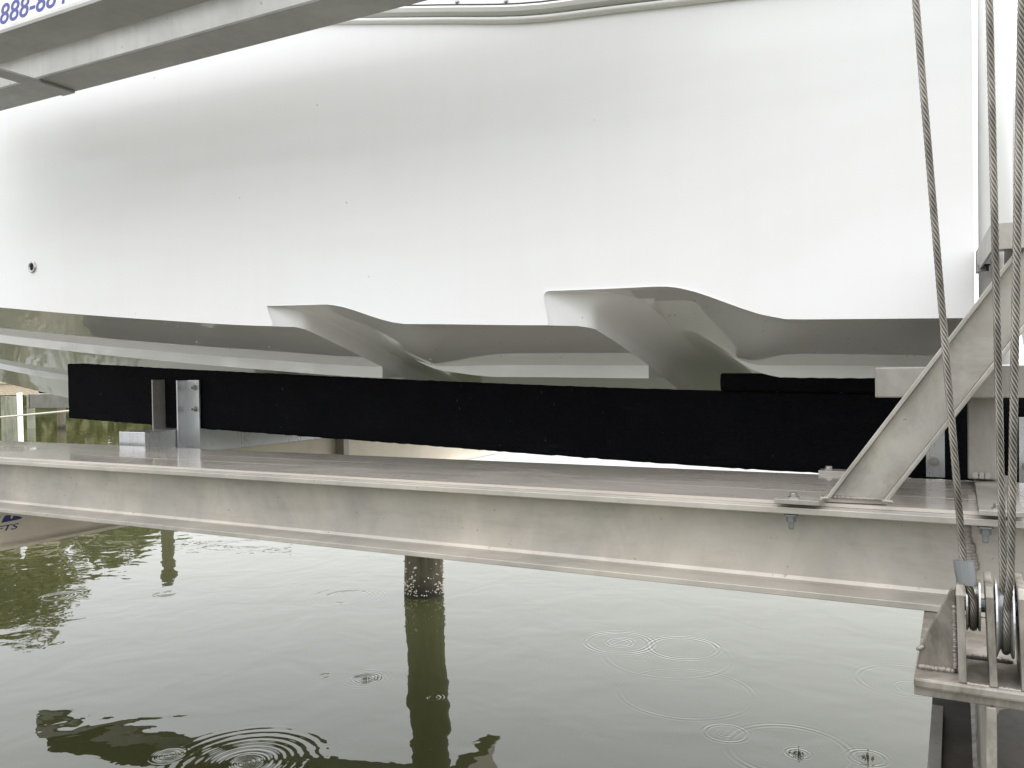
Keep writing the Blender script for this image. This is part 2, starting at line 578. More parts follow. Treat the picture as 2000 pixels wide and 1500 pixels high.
# ------------------------------------------------------------------ water
def make_water():
    m, nt, b = mat('murky_creek_water', (0.044, 0.047, 0.020), 0.015, spec=0.5)
    b.inputs['IOR'].default_value = 1.333
    g = nt.nodes.new('ShaderNodeNewGeometry')
    pos = g.outputs['Position']

    def vecnoise(scale, mult, detail=3, dist=0.4):
        mp = nt.nodes.new('ShaderNodeMapping')
        mp.inputs['Scale'].default_value = mult
        nt.links.new(pos, mp.inputs[0])
        return noise(nt, mp.outputs[0], scale, detail, 0.5, dist)
    swell = vecnoise(2.3, (1.0, 1.0, 1), 2)
    rip = vecnoise(8.0, (0.8, 1.1, 1), 2)
    fine = vecnoise(26.0, (1, 1, 1), 2)
    h = mathn(nt, 'ADD', mathn(nt, 'MULTIPLY', swell, 0.0058), mathn(nt, 'MULTIPLY', rip, 0.00050))
    h = mathn(nt, 'ADD', h, mathn(nt, 'MULTIPLY', fine, 0.00003))
    brk = nt.nodes.new('ShaderNodeMapRange')          # rings are never even all the way round
    nt.links.new(vecnoise(5.0, (1, 1, 1), 2), brk.inputs[0])
    brk.inputs[1].default_value, brk.inputs[2].default_value = .36, .62
    brk.inputs[3].default_value, brk.inputs[4].default_value = .15, 1.25
    # rain rings: (x, y, radius, width, wavelength, height)
    rings = [(-1.84, 4.86, .20, .034, .030, .0019), (-1.84, 4.86, .07, .03, .026, .0015), (-1.461, 4.932, .205, .026, .030, .0018), (-1.636, 4.649, .055, .02, .02, .0004),
             (-1.50, 4.75, .36, .03, .04, .0004), (-4.052, 5.014, .17, .03, .03, .0009), (-4.052, 5.014, .27, .03, .03, .0005), (-.947, 3.851, .095, .02, .024, .0010), (-.947, 3.851, .04, .015, .018, .0004),
             (-.617, 3.78, .045, .02, .02, .0012), (-.66, 3.80, .26, .03, .032, .0006), (-.348, 3.868, .075, .02, .022, .0008), (-.197, 4.809, .10, .02, .024, .0005), (-.25, 4.9, .24, .03, .035, .0005),
             (-2.876, 3.699, .06, .03, .02, .0011), (-2.876, 3.699, .13, .03, .026, .0003), (-3.112, 3.63, .03, .015, .018, .0010), (-5.404, 4.478, .06, .03, .03, .0008), (-6.108, 4.075, .10, .03, .03, .0007),
             (-2.724, 2.662, .03, .05, .022, .0016), (-2.724, 2.662, .12, .09, .036, .0008), (-2.724, 2.662, .27, .09, .05, .0006), (-3.087, 2.567, .04, .03, .022, .0012), (-1.14, 5.91, .04, .02, .02, .0007),
             (-1.25, 4.25, .34, .025, .03, .0004), (-2.39, 3.63, .03, .02, .02, .0004)]
    for (x, y, r, w, lam, a) in rings:
        vm = nt.nodes.new('ShaderNodeVectorMath')
        vm.operation = 'DISTANCE'
        nt.links.new(pos, vm.inputs[0])
        vm.inputs[1].default_value = (x, y, 0)
        d = mathn(nt, 'SUBTRACT', vm.outputs['Value'], r)
        q = mathn(nt, 'DIVIDE', d, w)
        env = mathn(nt, 'POWER', 2.718, mathn(nt, 'MULTIPLY', mathn(nt, 'MULTIPLY', q, q), -1.0))
        wv = mathn(nt, 'COSINE', mathn(nt, 'MULTIPLY', d, 2 * math.pi / lam))
        h = mathn(nt, 'MULTIPLY_ADD', mathn(nt, 'MULTIPLY', mathn(nt, 'MULTIPLY', wv, env), brk.outputs[0]), a, h)
    bp = nt.nodes.new('ShaderNodeBump')
    bp.inputs['Strength'].default_value = 1.0
    bp.inputs['Distance'].default_value = 1.0
    nt.links.new(h, bp.inputs['Height'])
    nt.links.new(bp.outputs[0], b.inputs['Normal'])
    mb = MB().add([(-900, -900, 0), (900, -900, 0), (900, 900, 0), (-900, 900, 0)], [(0, 1, 2, 3)])
    o = mb.build('water', m, fix=False)
    structure(o, 'murky olive grey creek water dotted with rain rings')


make_water()

# far bank with its trees, off to the left beyond the bow
bank = MB()
bl = [(-95, 8), (-60, 17), (-44, 22.5), (-36, 27), (-30.5, 33), (-31, 48), (-40, 90), (-200, 300), (-400, 200), (-300, 20)]
bank.add([(x, y, -0.4) for x, y in bl] + [(x * 1.0 - 1.2, y + 1.0, 0.55) for x, y in bl],
         [tuple(range(len(bl), 2 * len(bl)))] + [(i, (i + 1) % len(bl), (i + 1) % len(bl) + len(bl), i + len(bl)) for i in range(len(bl))])
structure(bank.build('bank', M['bank']), 'low grassy bank across the creek')


def make_tree(x, y, h, w, label, leaf, seed):
    r = random.Random(seed)
    t = thing('bank_tree', (x, y, 0.4), label, 'tree', 'trees along the far bank')
    tr = MB()
    trunk_top = Vector((x + r.uniform(-.3, .3), y + r.uniform(-.3, .3), 0.4 + h * 0.55))
    tr.tube([(x, y, 0.3), (x + r.uniform(-.1, .1), y, 0.4 + h * .25), trunk_top], [h * .030, h * .022, h * .012], 8)
    clumps = []
    for k in range(14):
        a = r.uniform(0, 6.28)
        z = 0.4 + h * r.uniform(0.28, 0.92)
        rad = w * (0.55 if z < h * .75 else .3) * r.uniform(.5, 1)
        c = Vector((x + math.cos(a) * rad, y + math.sin(a) * rad, z))
        clumps.append((c, w * r.uniform(.22, .36)))
        s = Vector((x, y, 0.4 + h * r.uniform(.2, .5)))
        tr.tube([s, s.lerp(c, .5) + Vector((0, 0, .15)), c], [h * .011, h * .007, h * .003], 5)
    tr.build('trunk', M['bark'], t, smooth=True)
    cr = MB()
    for c, rad in clumps + [(Vector((x, y, .4 + h * .85)), w * .3)]:
        for k in range(330):
            d = Vector((r.gauss(0, 1), r.gauss(0, 1), r.gauss(0, .8)))
            d = d.normalized() * rad * (r.random() ** .4)
            p = c + d
            u = Vector((r.gauss(0, 1), r.gauss(0, 1), r.gauss(0, 1))).normalized()
            v_ = u.orthogonal().normalized()
            s = r.uniform(.13, .30)
            cr.add([p - u * s, p + v_ * s * .5, p + u * s, p - v_ * s * .5], [(0, 1, 2, 3)])
    cr.build('crown', leaf, t, fix=False)
    return t


make_tree(-50.0, 27.0, 10.6, 6.5, 'tall olive crowned tree standing leftmost along the far bank', M['leaf'], 1)
make_tree(-43.0, 26.8, 11.0, 5.5, 'broad tall tree second along the far bank, beyond the mossy piling', M['leaf2'], 2)
make_tree(-38.5, 29.5, 7.6, 4.2, 'leafy tree of middle height third along the far bank', M['leaf'], 3)
make_tree(-36.5, 31.0, 5.6, 3.6, 'yellowish green smaller tree fourth along the far bank', M['leaf2'], 4)
make_tree(-34.2, 33.2, 5.0, 3.6, 'short rounded dark olive tree near the end of the far bank', M['leaf'], 5)
make_tree(-32.0, 34.5, 4.6, 3.0, 'lowest yellow green tree at the open end of the far bank', M['leaf2'], 6)

ug = MB()
ur = random.Random(5)
for k in range(9000):
    t = ur.random()
    j = min(int(t * 4), 3)
    f = t * 4 - j
    a, b_ = Vector((*bl[j], 0)), Vector((*bl[j + 1], 0))
    p = a.lerp(b_, f) + Vector((-1.6 + ur.gauss(0, .9), 1.5 + ur.gauss(0, .9), .3 + abs(ur.gauss(0, 1.0))))
    u = Vector((ur.gauss(0, 1), ur.gauss(0, 1), ur.gauss(0, 1))).normalized()
    v_ = u.orthogonal().normalized()
    q = ur.uniform(.15, .4)
    ug.add([p - u * q, p + v_ * q * .5, p + u * q, p - v_ * q * .5], [(0, 1, 2, 3)])
structure(ug.build('undergrowth', M['leaf2'], fix=False), 'tangled green undergrowth along the far bank', 'stuff')

# the near shore behind the photographer: low bank and unseen woods, added to cut horizon light and mirror in the hull
nb = MB()
nb.add([(-160, -34, -.4), (160, -34, -.4), (160, -34.8, .7), (-160, -34.8, .7), (160, -300, 1.5), (-160, -300, 1.5)], [(0, 1, 2, 3), (3, 2, 4, 5)])
structure(nb.build('ground', M['bank']), 'grassy near shore')
wd = MB()
wr_ = random.Random(9)
for k in range(520):
    cx, cy = wr_.uniform(-75, 75), -38 - wr_.uniform(0, 9)
    top = 3.6 + 1.6 * math.sin(cx * .21) + 1.0 * math.sin(cx * .57 + 1)
    c = Vector((cx, cy, .7 + top * wr_.random() ** .7))
    for q in range(26):
        p = c + Vector((wr_.gauss(0, .8), wr_.gauss(0, .8), wr_.gauss(0, .6)))
        u = Vector((wr_.gauss(0, 1), wr_.gauss(0, 1), wr_.gauss(0, 1))).normalized()
        v_ = u.orthogonal().normalized()
        z = wr_.uniform(.25, .5)
        wd.add([p - u * z, p + v_ * z * .5, p + u * z, p - v_ * z * .5], [(0, 1, 2, 3)])
structure(wd.build('added_woods', M['leaf2'], fix=False), 'unseen belt of green woods added to cut low light', 'stuff')

# ------------------------------------------------------------------ boat
YK = 3.30
chine_z = lerp_table([(-9, 3.05), (-7, 2.62), (-6, 2.38), (-5, 2.19), (-4, 2.035), (-3.06, 1.928), (-2.25, 1.850), (-1.74, 1.810), (-1.275, 1.798), (-.86, 1.779), (-.25, 1.768), (.05, 1.758)])
keel_z = lerp_table([(-9, 3.0), (-8, 2.45), (-7, 2.02), (-6.2, 1.79), (-5.47, 1.653), (-4.78, 1.548), (-3.3, 1.425), (-2.3, 1.378), (-.9, 1.325), (.05, 1.30)])
chine_b = lerp_table([(-9.2, .02), (-8, .62), (-7, .98), (-6, 1.22), (-5, 1.36), (-4, 1.42), (-3, 1.445), (-2, 1.45), (.05, 1.45)])
sheer_z = lerp_table([(-9, 3.55), (-7, 3.25), (-5, 3.02), (-3, 2.89), (-1.50, 2.648), (-1.196, 2.590), (-.927, 2.539), (-.711, 2.518), (-.47, 2.494), (.05, 2.445)])
sheer_b = lerp_table([(-9.5, .05), (-8.5, .75), (-7.5, 1.15), (-6, 1.45), (-4.5, 1.49), (-3, 1.43), (-1.5, 1.40), (.05, 1.385)])

XS = [-1.752, -0.872]            # the two steps, at the chine
NH = [0.060, 0.083]              # notch heights in the topsides
FLAT = [0.185, 0.275]            # level run of each notch
RAMP = [0.29, 0.30]
XEND = 0.03


def notch(i, d):
    if d < 0:
        return 0.0
    return NH[i] * (1 - sstep(FLAT[i], FLAT[i] + RAMP[i], d))


def seg_of(X):
    return 0 if X <= XS[0] else (1 if X <= XS[1] else 2)


def sweep_back(i, u):
    """how far aft of the chine corner the trailing edge lies at distance u in from the chine"""
    return (0.062, 0.085)[i] * sstep(0.0, 0.085, u) + u * (-0.02, 0.03)[i]


RC = [.004, .016]                # radius in the forward upper corner of each notch
RF = [.022, .115]                # fillet where each step face turns into the scooped bottom


def corner(i, d):
    rr = RC[i]
    return 1.0 if d >= rr else 1 - rr * (1 - math.sqrt(max(0, 1 - (1 - d / rr) ** 2))) / NH[i]


def step_height(i, u):
    return NH[i] * (1 - (.14, .03)[i] * sstep(0, .16, u) - (.25, .15)[i] * sstep(.6, 1.3, u))


def fillet(i, u):
    return RC[i] + (RF[i] - RC[i]) * sstep(0, .14, u)


def bottom_drop(X, u):
    b_ = chine_b(X)
    s = (chine_z(X) - keel_z(X)) / max(b_ - 0.05, .02)
    t = max(u - 0.05, 0)
    a = 0.86 - 0.24 * sstep(-1.8, -0.7, X)
    return s * t * (a + (1 - a) * t / max(b_ - .05, .02))


def step_raise(i, d, u):
    """height of the scooped bottom behind step i, from the fillet's end at distance d aft of the step's edge"""
    k = sstep(0, (.40, .50)[i], u)
    fl = FLAT[i] * (1 - (.92, .62)[i] * k)
    rp = RAMP[i] * (1 - (.28, .20)[i] * k)
    return step_height(i, u) * (1 - sstep(fl, fl + rp, d))


def hull_mesh():
    mb = MB()
    dfine = [0, .0002, .0006, .0016, .003, .005, .008, .012, .017, .023, .03, .04, .05, .065, .08, .10, .12, .145, .17, .20, .23, .26, .29, .32, .35, .38, .42, .46, .50, .55, .60]
    lit_faces = []                                       # step faces: paler topside gelcoat puts their light into the colour

    def both(P):
        mb.grid(P)
        mb.grid([[(x, 2 * YK - y, z) for x, y, z in row] for row in P])

    for seg in range(3):
        if seg == 0:
            x0, x1 = -9.0, XS[0]
            ds = list(np.linspace(0, x1 - x0, 90))
        elif seg == 1:
            x0, x1 = XS[0], XS[1]
            ds = [d for d in dfine if d < x1 - x0 - .02] + list(np.linspace(.64, x1 - x0, 5))
        else:
            x0, x1 = XS[1], XEND
            ds = [d for d in dfine] + list(np.linspace(.66, x1 - x0, 6))
        ln = x1 - x0
        i = seg - 1

        def Xat(d, u):
            a = sweep_back(seg - 1, u) if seg > 0 else 0.0
            e = sweep_back(seg, u) if seg < 2 else 0.0
            return x0 + d + a * (1 - d / ln) + e * (d / ln)

        def Z(d, u):
            X = Xat(d, u)
            z = chine_z(X) - bottom_drop(X, u)
            return z + (step_raise(i, d, u) if seg > 0 else 0.0)

        def pt(d, u, dz=0.0):
            X = Xat(d, u)
            uu = min(u, chine_b(X))
            z = Z(d, uu)
            if seg > 0:
                hgt = z - chine_z(X)
                wgt = max(0, 1 - d / .10) * (1 - sstep(.0, .06, u))
                X -= wgt * ((.022, .012)[i] * sstep(0, NH[i], hgt))
            return (X, YK - chine_b(X) + uu, z - dz)
        us_a = [0, .01, .02, .035, .05]
        us_b = [.05, .06, .07, .085, .10, .125, .15, .18, .21, .25, .29, .33, .37, .41, .452, .50, .55, .60, .66, .74, .83, .92, 1.0, 1.1, 1.25, 1.45]
        T = ds if seg == 0 else [x / ds[-1] for x in ds]

        def row(t, us):
            if seg == 0:
                return [pt(t, u) for u in us]
            return [pt(fillet(i, u) + t * (ln - fillet(i, u)), u) for u in us]
        both([row(t, us_a) for t in T])
        if seg == 0:
            both([[pt(d, .05 + (min(u, 1.45) - .05) / 1.40 * max(chine_b(Xat(d, .5)) - .05, .005)) for u in us_b] for d in ds])
        else:
            both([row(t, us_b) for t in T])
            # the step face: upright from the forward panel's trailing edge, then a quarter round into the scoop
            us_f = [0, .004, .01, .018, .027, .036, .045] + us_b
            F = []
            for q in range(14):
                R_ = []
                for u in us_f:
                    r, n = fillet(i, u), step_height(i, u)
                    rv = min(r, n * .55)
                    if q < 4:
                        d, h = 0.0, (n - rv) * q / 4
                    else:
                        a = (q - 4) / 9 * math.pi / 2
                        d, h = r * (1 - math.cos(a)), n - rv + rv * math.sin(a)
                    X = Xat(d, u)
                    if u <= .061:
                        X -= max(0, 1 - d / .10) * (1 - sstep(.0, .06, u)) * (.022, .012)[i] * sstep(0, NH[i], h)
                    R_.append((X, YK - chine_b(X) + u, chine_z(X) - bottom_drop(X, u) + h))
                F.append(R_)
            n0 = len(mb.f)
            both(F)
            lit_faces.extend(range(n0, len(mb.f)))
        # lifting strakes: a level wedge under the bottom panel, fading in behind each step
        for u1, h in ((.452, .038), (1.00, .034)):
            face, flat, end = [], [], None
            for d in (ds if seg == 0 else [x for x in ds if x > .095]):
                k = 1.0
                if seg > 0:
                    a, b_ = ((.10, .44), (.24, .46))[i]
                    k = sstep(a, b_, d) ** .8
                if seg == 0:
                    X = Xat(d, .4)
                    k = sstep(-8.5, -7.0, X)
                k = max(k, .02)
                X = Xat(d, u1)
                sc = min(1.0, chine_b(X) / 1.45)
                ua = u1 * sc
                hh = h * k * sc
                p0 = pt(d, ua, -.001)
                z1 = p0[2] - hh
                # inner end where the nominal bottom has dropped as far
                w = .02
                while w < .30 and Z(d, min(ua + w, chine_b(X))) > z1:
                    w += .004
                p1 = (p0[0], p0[1], z1)
                X2 = Xat(d, ua + w)
                p2 = (X2, YK - chine_b(X2) + ua + w, z1 + .0005)
                face.append([p0, p1])
                flat.append([p1, p2])
            both(face)
            both(flat)
            if seg < 2:                              # square trailing end of the strake
                mb.add([face[-1][0], face[-1][1], flat[-1][1]], [(0, 1, 2)])
        # vertical step faces between this segment's trailing edge and the next one's scoop are the scoop's own first rows

    n_bottom = len(mb.f)
    # topsides with the notches cut into their lower edge
    runs = [(0, list(np.linspace(-9, XS[0] - .12, 80)) + [XS[0] - a for a in (.10, .08, .06, .04, .03, .02, .01, .004, 0)])]
    for i in (0, 1):
        rr = RC[i]
        e = XS[1] - .12 if i == 0 else XEND
        nd = [.0, rr * .03, rr * .1, rr * .25, rr * .5, rr] + [d for d in dfine if d > rr * 1.05 and XS[i] + d < e]
        r = [XS[i] + d for d in nd]
        if i == 0:
            r += list(np.linspace(r[-1] + .05, XS[1] - .12, 2)) + [XS[1] - a for a in (.10, .08, .06, .04, .03, .02, .01, .004, 0)]
        else:
            r.append(XEND)
        runs.append((i + 1, r))

    def side_low(X, s):
        n = 0.0
        if s > 0:
            i = s - 1
            d = X - XS[i]
            n = notch(i, d) * corner(i, d)
        return chine_z(X) + n

    ts = [0, .007, .014, .021, .03, .04, .05, .06, .072, .085, .10, .12, .15, .2, .28, .36, .45, .54, .63, .72, .81, .9, .96, 1.0]
    for sg, xs in runs:
      P = []
      for X in xs:
        row = []
        for t in ts:
            b0, b1 = chine_b(X), sheer_b(X)
            z0, z1 = chine_z(X), sheer_z(X)
            zl = side_low(X, sg)
            z = zl + (z1 - zl) * t
            q = (z - z0) / (z1 - z0)
            hollow = .10 * sstep(-2.5, -7, X) * math.sin(math.pi * q) if X < -2.5 else 0
            bb = b0 + (b1 - b0) * q + .006 * math.sin(math.pi * q) * sstep(-6, -2, X) - hollow
            sl = 0.0
            for i in (0, 1):                          # forward edge of each notch rakes forward as it rises
                wgt = max(0, 1 - abs(X - XS[i]) / .10)
                hgt = z - z0
                sl -= wgt * (.022, .012)[i] * (sstep(0, NH[i], hgt) * (1 - sstep(NH[i], .30, hgt)))
            row.append((X + sl, YK - bb, z))
        P.append(row)
      both(P)
    # transom
    tr = [(XEND, YK - chine_b(XEND), chine_z(XEND))] + [P[-1][k] for k in range(len(ts))]
    tr2 = [(x, 2 * YK - y, z) for x, y, z in reversed(tr)]
    mb.add(tr + tr2 + [(XEND, YK, keel_z(XEND))], [tuple(range(len(tr) * 2 + 1))])
    mb.wet = set(range(n_bottom)) - set(lit_faces)
    return mb


boat = thing('fishing_boat', (-4.0, YK, 1.30), 'large white stepped hull fishing boat raised on the lift above the creek', 'boat')
hm = hull_mesh()
hull = hm.build('hull', M['gelcoat'], boat, smooth=True, fix=False)
hull.data.materials.append(M['gelcoat_wet_shade'])
hull.data.polygons.foreach_set('material_index', [1 if k in hm.wet else 0 for k in range(len(hull.data.polygons))])

# rub rail and gunwale above the topsides, both sides
def rail_sweep(prof, name, material, smooth=False):
    xs = list(np.linspace(-9, -3.2, 30)) + list(np.linspace(-3, XEND, 50))
    mb = MB()
    for sgn in (0, 1):
        P = []
        for X in xs:
            row = []
            for (o, z) in prof:
                y = YK - sheer_b(X) - o
                row.append((X, y if sgn == 0 else 2 * YK - y, sheer_z(X) + z))
            P.append(row + [row[0]])
        mb.grid(P)
    return mb.build(name, material, boat, smooth=smooth)


rail_sweep([(-.03, -.004), (.004, -.004), (.012, .0), (.015, .005), (.012, .010), (.004, .013), (-.03, .013)], 'rail_lip', M['rail_white'], True)
rail_sweep([(-.03, .0135), (.010, .0135), (.022, .020), (.025, .030), (.020, .036), (-.03, .036)], 'rub_rail', M['rail'])
rail_sweep([(-.03, .0365), (.016, .0365), (.016, .042), (-.03, .042)], 'rail_seam', M['rail_dark'])
rail_sweep([(-.04, .0425), (.010, .0425), (.004, .085), (-.05, .13), (-.25, .14), (-.25, .0425)], 'gunwale', M['canvas'])
# dark bead along the cover's edge with its snap studs
bead = MB()
bead.tube([(X, YK - sheer_b(X) - .008, sheer_z(X) + .072) for X in np.linspace(-4, XEND, 60)], .0022, 6)
bead.build('cover_bead', M['rail_dark'], boat)
proto = None
for X in np.arange(-1.85, -.2, .142):
    s = MB()
    c = (X, YK - sheer_b(X) - .011, sheer_z(X) + .050)
    s.disc_ring(c, 1, [(.002, .0055), (-.002, .0055), (-.005, .0035)], 12)
    s.build('snap_stud', M['steel'], boat, smooth=False)
dk = MB()
P = [[(X, YK - (sheer_b(X) - .2) * k, sheer_z(X) - .05) for k in (-1, -.5, 0, .5, 1)] for X in np.linspace(-8.2, XEND, 24)]
dk.grid(P).build('deck', M['deck'], boat)

# through-hull drain near the bow
dc = Vector((-2.868, 1.855, 2.060))
dr = MB()
dr.disc_ring(dc, 1, [(.012, .021), (-.003, .021), (-.006, .0185), (-.006, .0135), (-.001, .0125), (.004, .0122)], 28)
fit = dr.build('drain_fitting', M['steel'], boat, smooth=True)
MB().disc_ring(dc + Vector((0, -.0015, 0)), 1, [(.002, .0119), (0, .0119)], 20).build('drain_hole', M['hole'], fit)

# outboard motor on the transom, mostly out of sight behind the guide pole
om = MB()
def outboard_section(z, x0, x1, w):
    r = []
    for k in range(20):
        a = 2 * math.pi * k / 20
        cx, cy = math.cos(a), math.sin(a)
        sx = abs(cx) ** .55 * (1 if cx > 0 else -1)
        sy = abs(cy) ** .55 * (1 if cy > 0 else -1)
        r.append(((x0 + x1) / 2 + sx * (x1 - x0) / 2, 2.72 + sy * w, z))
    return r
secs = [outboard_section(*s) for s in [(1.25, .22, .55, .05), (1.45, .20, .62, .07), (1.9, .135, .70, .13), (2.0, .125, .80, .22), (2.3, .115, .86, .25), (2.6, .12, .84, .24), (2.74, .16, .76, .19), (2.78, .26, .62, .10)]]
om.grid([s + [s[0]] for s in secs])
om.add(secs[-1], [tuple(range(20))])
mot = om.build('outboard_motor', M['gelcoat'], boat, smooth=True)

# rain drops hanging under the bottom panels
drops = MB()
for k in range(85):
    X = random.uniform(-2.6, -.05)
    u = .06 + random.random() * .34
    s = seg_of(X)
    if s > 0 and X - XS[s - 1] < .22:
        continue
    z = chine_z(X) - bottom_drop(X, u)
    if s > 0:
        z += step_raise(s - 1, X - XS[s - 1], u)
    r = .0010 + .0022 * random.random() ** 2.2
    drops.blob((X, YK - chine_b(X) + u, z - r * .35), r, (1.2, 1.0, .9), 8, 5)
o = drops.build('water_droplets', M['droplet'], boat, smooth=True)
o['kind'] = 'stuff'

# ------------------------------------------------------------------ lift: near side beam and walkway
sb = thing('side_beam', (-1.5, 1.68, 1.25), 'long weathered aluminium I-beam running under the walkway in the foreground', 'beam')
ibeam(0, -5.2, 1.0, 1.68, 1.250, 1.4135, .16, .012, .012, sb, M['alu'])
wb = MB()
weld(wb, (.012, 1.672, 1.398), (.020, 1.671, 1.268), .0085, .0065)
weld(wb, (.019, 1.671, 1.355), (.026, 1.6705, 1.318), .0085, .0065)
wb.build('weld_seam', M['weld'], sb, smooth=True)
for x in (-.272, .040):
    hb = MB()
    hb.disc_ring((x, 1.612, 1.3985), 2, [(-.0015, .0125), (.0015, .0125)], 16)
    hb.disc_ring((x, 1.612, 1.391), 2, [(-.005, .0088), (.0055, .0088)], 6)
    hb.disc_ring((x, 1.612, 1.380), 2, [(-.008, .0045), (-.006, .0052), (.007, .0052)], 12)
    hb.build('hanging_bolt', M['zinc'], sb)

wk = thing('walkway', (-1.5, 1.845, 1.414), 'wet flat aluminium walkway planks lying on the foreground I-beam', 'walkway')
for (y0, y1, dz0, dz1) in ((1.634, 1.770, 0, .0008), (1.7715, 1.905, .0010, .0), (1.9065, 2.056, .0, .0012)):
    pl = MB()
    n = 40
    xs = np.linspace(-5.2, 1.0, n)
    top = [[(x, y0, 1.4200 + dz0 + .0003 * math.sin(x * 3.1 + y0 * 40)), (x, (y0 + y1) / 2, 1.4200 + (dz0 + dz1) / 2), (x, y1, 1.4200 + dz1)] for x in xs]
    low = [[(x, y, 1.4140) for (_, y, _) in r] for x, r in zip(xs, top)]
    pl.grid(top).grid(low)
    pl.grid([[t[0], l[0]] for t, l in zip(top, low)])
    pl.grid([[t[2], l[2]] for t, l in zip(top, low)])
    pl.add([top[0][0], top[0][1], top[0][2], low[0][2], low[0][1], low[0][0]], [(0, 1, 2, 3, 4, 5)])
    pl.add([top[-1][0], top[-1][1], top[-1][2], low[-1][2], low[-1][1], low[-1][0]], [(0, 1, 2, 3, 4, 5)])
    pl.build('plank', M['plank'], wk)

# ------------------------------------------------------------------ cross beams
cb = thing('cross_beam', (-3.06, 3.6, 1.06), 'deep aluminium cross beam with blue lift lettering under the bow', 'beam', 'cross beams under the boat')
ibeam(1, 1.775, 5.45, -3.066, 1.060, 1.365, .13, .012, .012, cb, M['alu_cream'])
st = MB().prism([(3.70, 1.073), (3.745, 1.073), (3.745, 1.352), (3.70, 1.352)], 0, -3.059, -3.003)
st.build('stiffener', M['alu_dark'], cb, bevel=.001)
XF = -3.0598
# emblem: swept wing shape with a notch, flat vinyl on the web
def flat_on_web(poly, name):
    mb = MB()
    n = len(poly)
    mb.add([(XF + .0006, y, z) for y, z in poly] + [(XF, y, z) for y, z in poly],
           [tuple(range(n)), tuple(range(2 * n - 1, n - 1, -1))] + [(i, (i + 1) % n, (i + 1) % n + n, i + n) for i in range(n)])
    return mb.build(name, M['navy'], cb)


flat_on_web([(1.838, 1.1500), (1.846, 1.166), (1.853, 1.1740), (1.862, 1.1745), (1.8745, 1.1715), (1.8715, 1.163), (1.874, 1.1585), (1.8785, 1.159), (1.8835, 1.1685), (1.8985, 1.1655), (1.9105, 1.1605), (1.917, 1.1565), (1.908, 1.1530), (1.893, 1.1515), (1.860, 1.1505)], 'emblem')
flat_on_web([(1.78, 1.1490), (1.786, 1.164), (1.795, 1.1725), (1.836, 1.1735), (1.829, 1.165), (1.822, 1.149)], 'emblem')


def text_mesh(body, size, shear=0.3, offset=0.0, extrude=0.0005):
    cu = bpy.data.curves.new('lettering', 'FONT')
    cu.body = body
    cu.size = size
    cu.shear = shear
    cu.offset = offset
    cu.extrude = extrude
    cu.resolution_u = 4
    ob = bpy.data.objects.new('lettering', cu)
    COL.objects.link(ob)
    dg = bpy.context.evaluated_depsgraph_get()
    me = bpy.data.meshes.new_from_object(ob.evaluated_get(dg))
    vs = np.array([v.co[:] for v in me.vertices])
    fs = [tuple(p.vertices) for p in me.polygons]
    bpy.data.objects.remove(ob)
    bpy.data.curves.remove(cu)
    bpy.data.meshes.remove(me)
    return vs, fs


def place_text(body, x0, x1, cap, to_world, name, material, parent, shear=.3, offset=.004):
    vs, fs = text_mesh(body, 1.0, shear, offset)
    mn, mx = vs[:, :2].min(0), vs[:, :2].max(0)
    a = (vs[:, 0] - mn[0]) / (mx[0] - mn[0]) * (x1 - x0) + x0
    c = (vs[:, 1] - mn[1]) / (mx[1] - mn[1]) * cap
    d = (vs[:, 2] - vs[:, 2].min()) / max(vs[:, 2].max() - vs[:, 2].min(), 1e-6)
    mb = MB().add([to_world(p, q, r) for p, q, r in zip(a, c, d)], fs)
    return mb.build(name, material, parent)


place_text('LIFTS', 1.775, 1.903, .0205, lambda p, q, r: (XF + .0006 * r, p, 1.1185 + q), 'lettering', M['navy'], cb, .32, .012)

M['alu_shade'] = aluminium('shade_dark_aluminium', (0.085, 0.07, 0.055), (0.05, 0.042, 0.034), 0.55, 0.0, 0.6, (2, 2, .6), 0.6)  # shade on the lower flange painted in as dark brown
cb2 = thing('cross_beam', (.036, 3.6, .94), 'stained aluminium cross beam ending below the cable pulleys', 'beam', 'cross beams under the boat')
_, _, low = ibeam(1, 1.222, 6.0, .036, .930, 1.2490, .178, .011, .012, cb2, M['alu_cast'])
low.data.materials[0] = M['alu_shade']
MB().box(-.052, -.030, 1.45, 1.98, .9425, .954).build('edge_strip', M['alu_dark'], cb2, bevel=.001)

# ------------------------------------------------------------------ pulley bracket on the end of the right cross beam
pb = thing('pulley_bracket', (.03, 1.28, 1.25), 'welded aluminium pulley bracket holding two cable sheaves below the wire ropes', 'bracket')
MB().box(-.053, .135, 1.214, 1.335, 1.2495, 1.262).build('base_plate', M['alu_cast'], pb, bevel=.003)


def side_plate(x0, x1, lean, zt):
    mb = MB()
    yz = [(1.2185, 1.2625), (1.2185, zt - .012), (1.226, zt), (1.318, zt), (1.328, zt - .014), (1.328, 1.2625)]
    mb.prism(yz, 0, x0, x1)
    mb.v = [(x + lean * (z - 1.385), y, z) for x, y, z in mb.v]
    return mb.build('side_plate', M['alu_cast'], pb, bevel=.002)


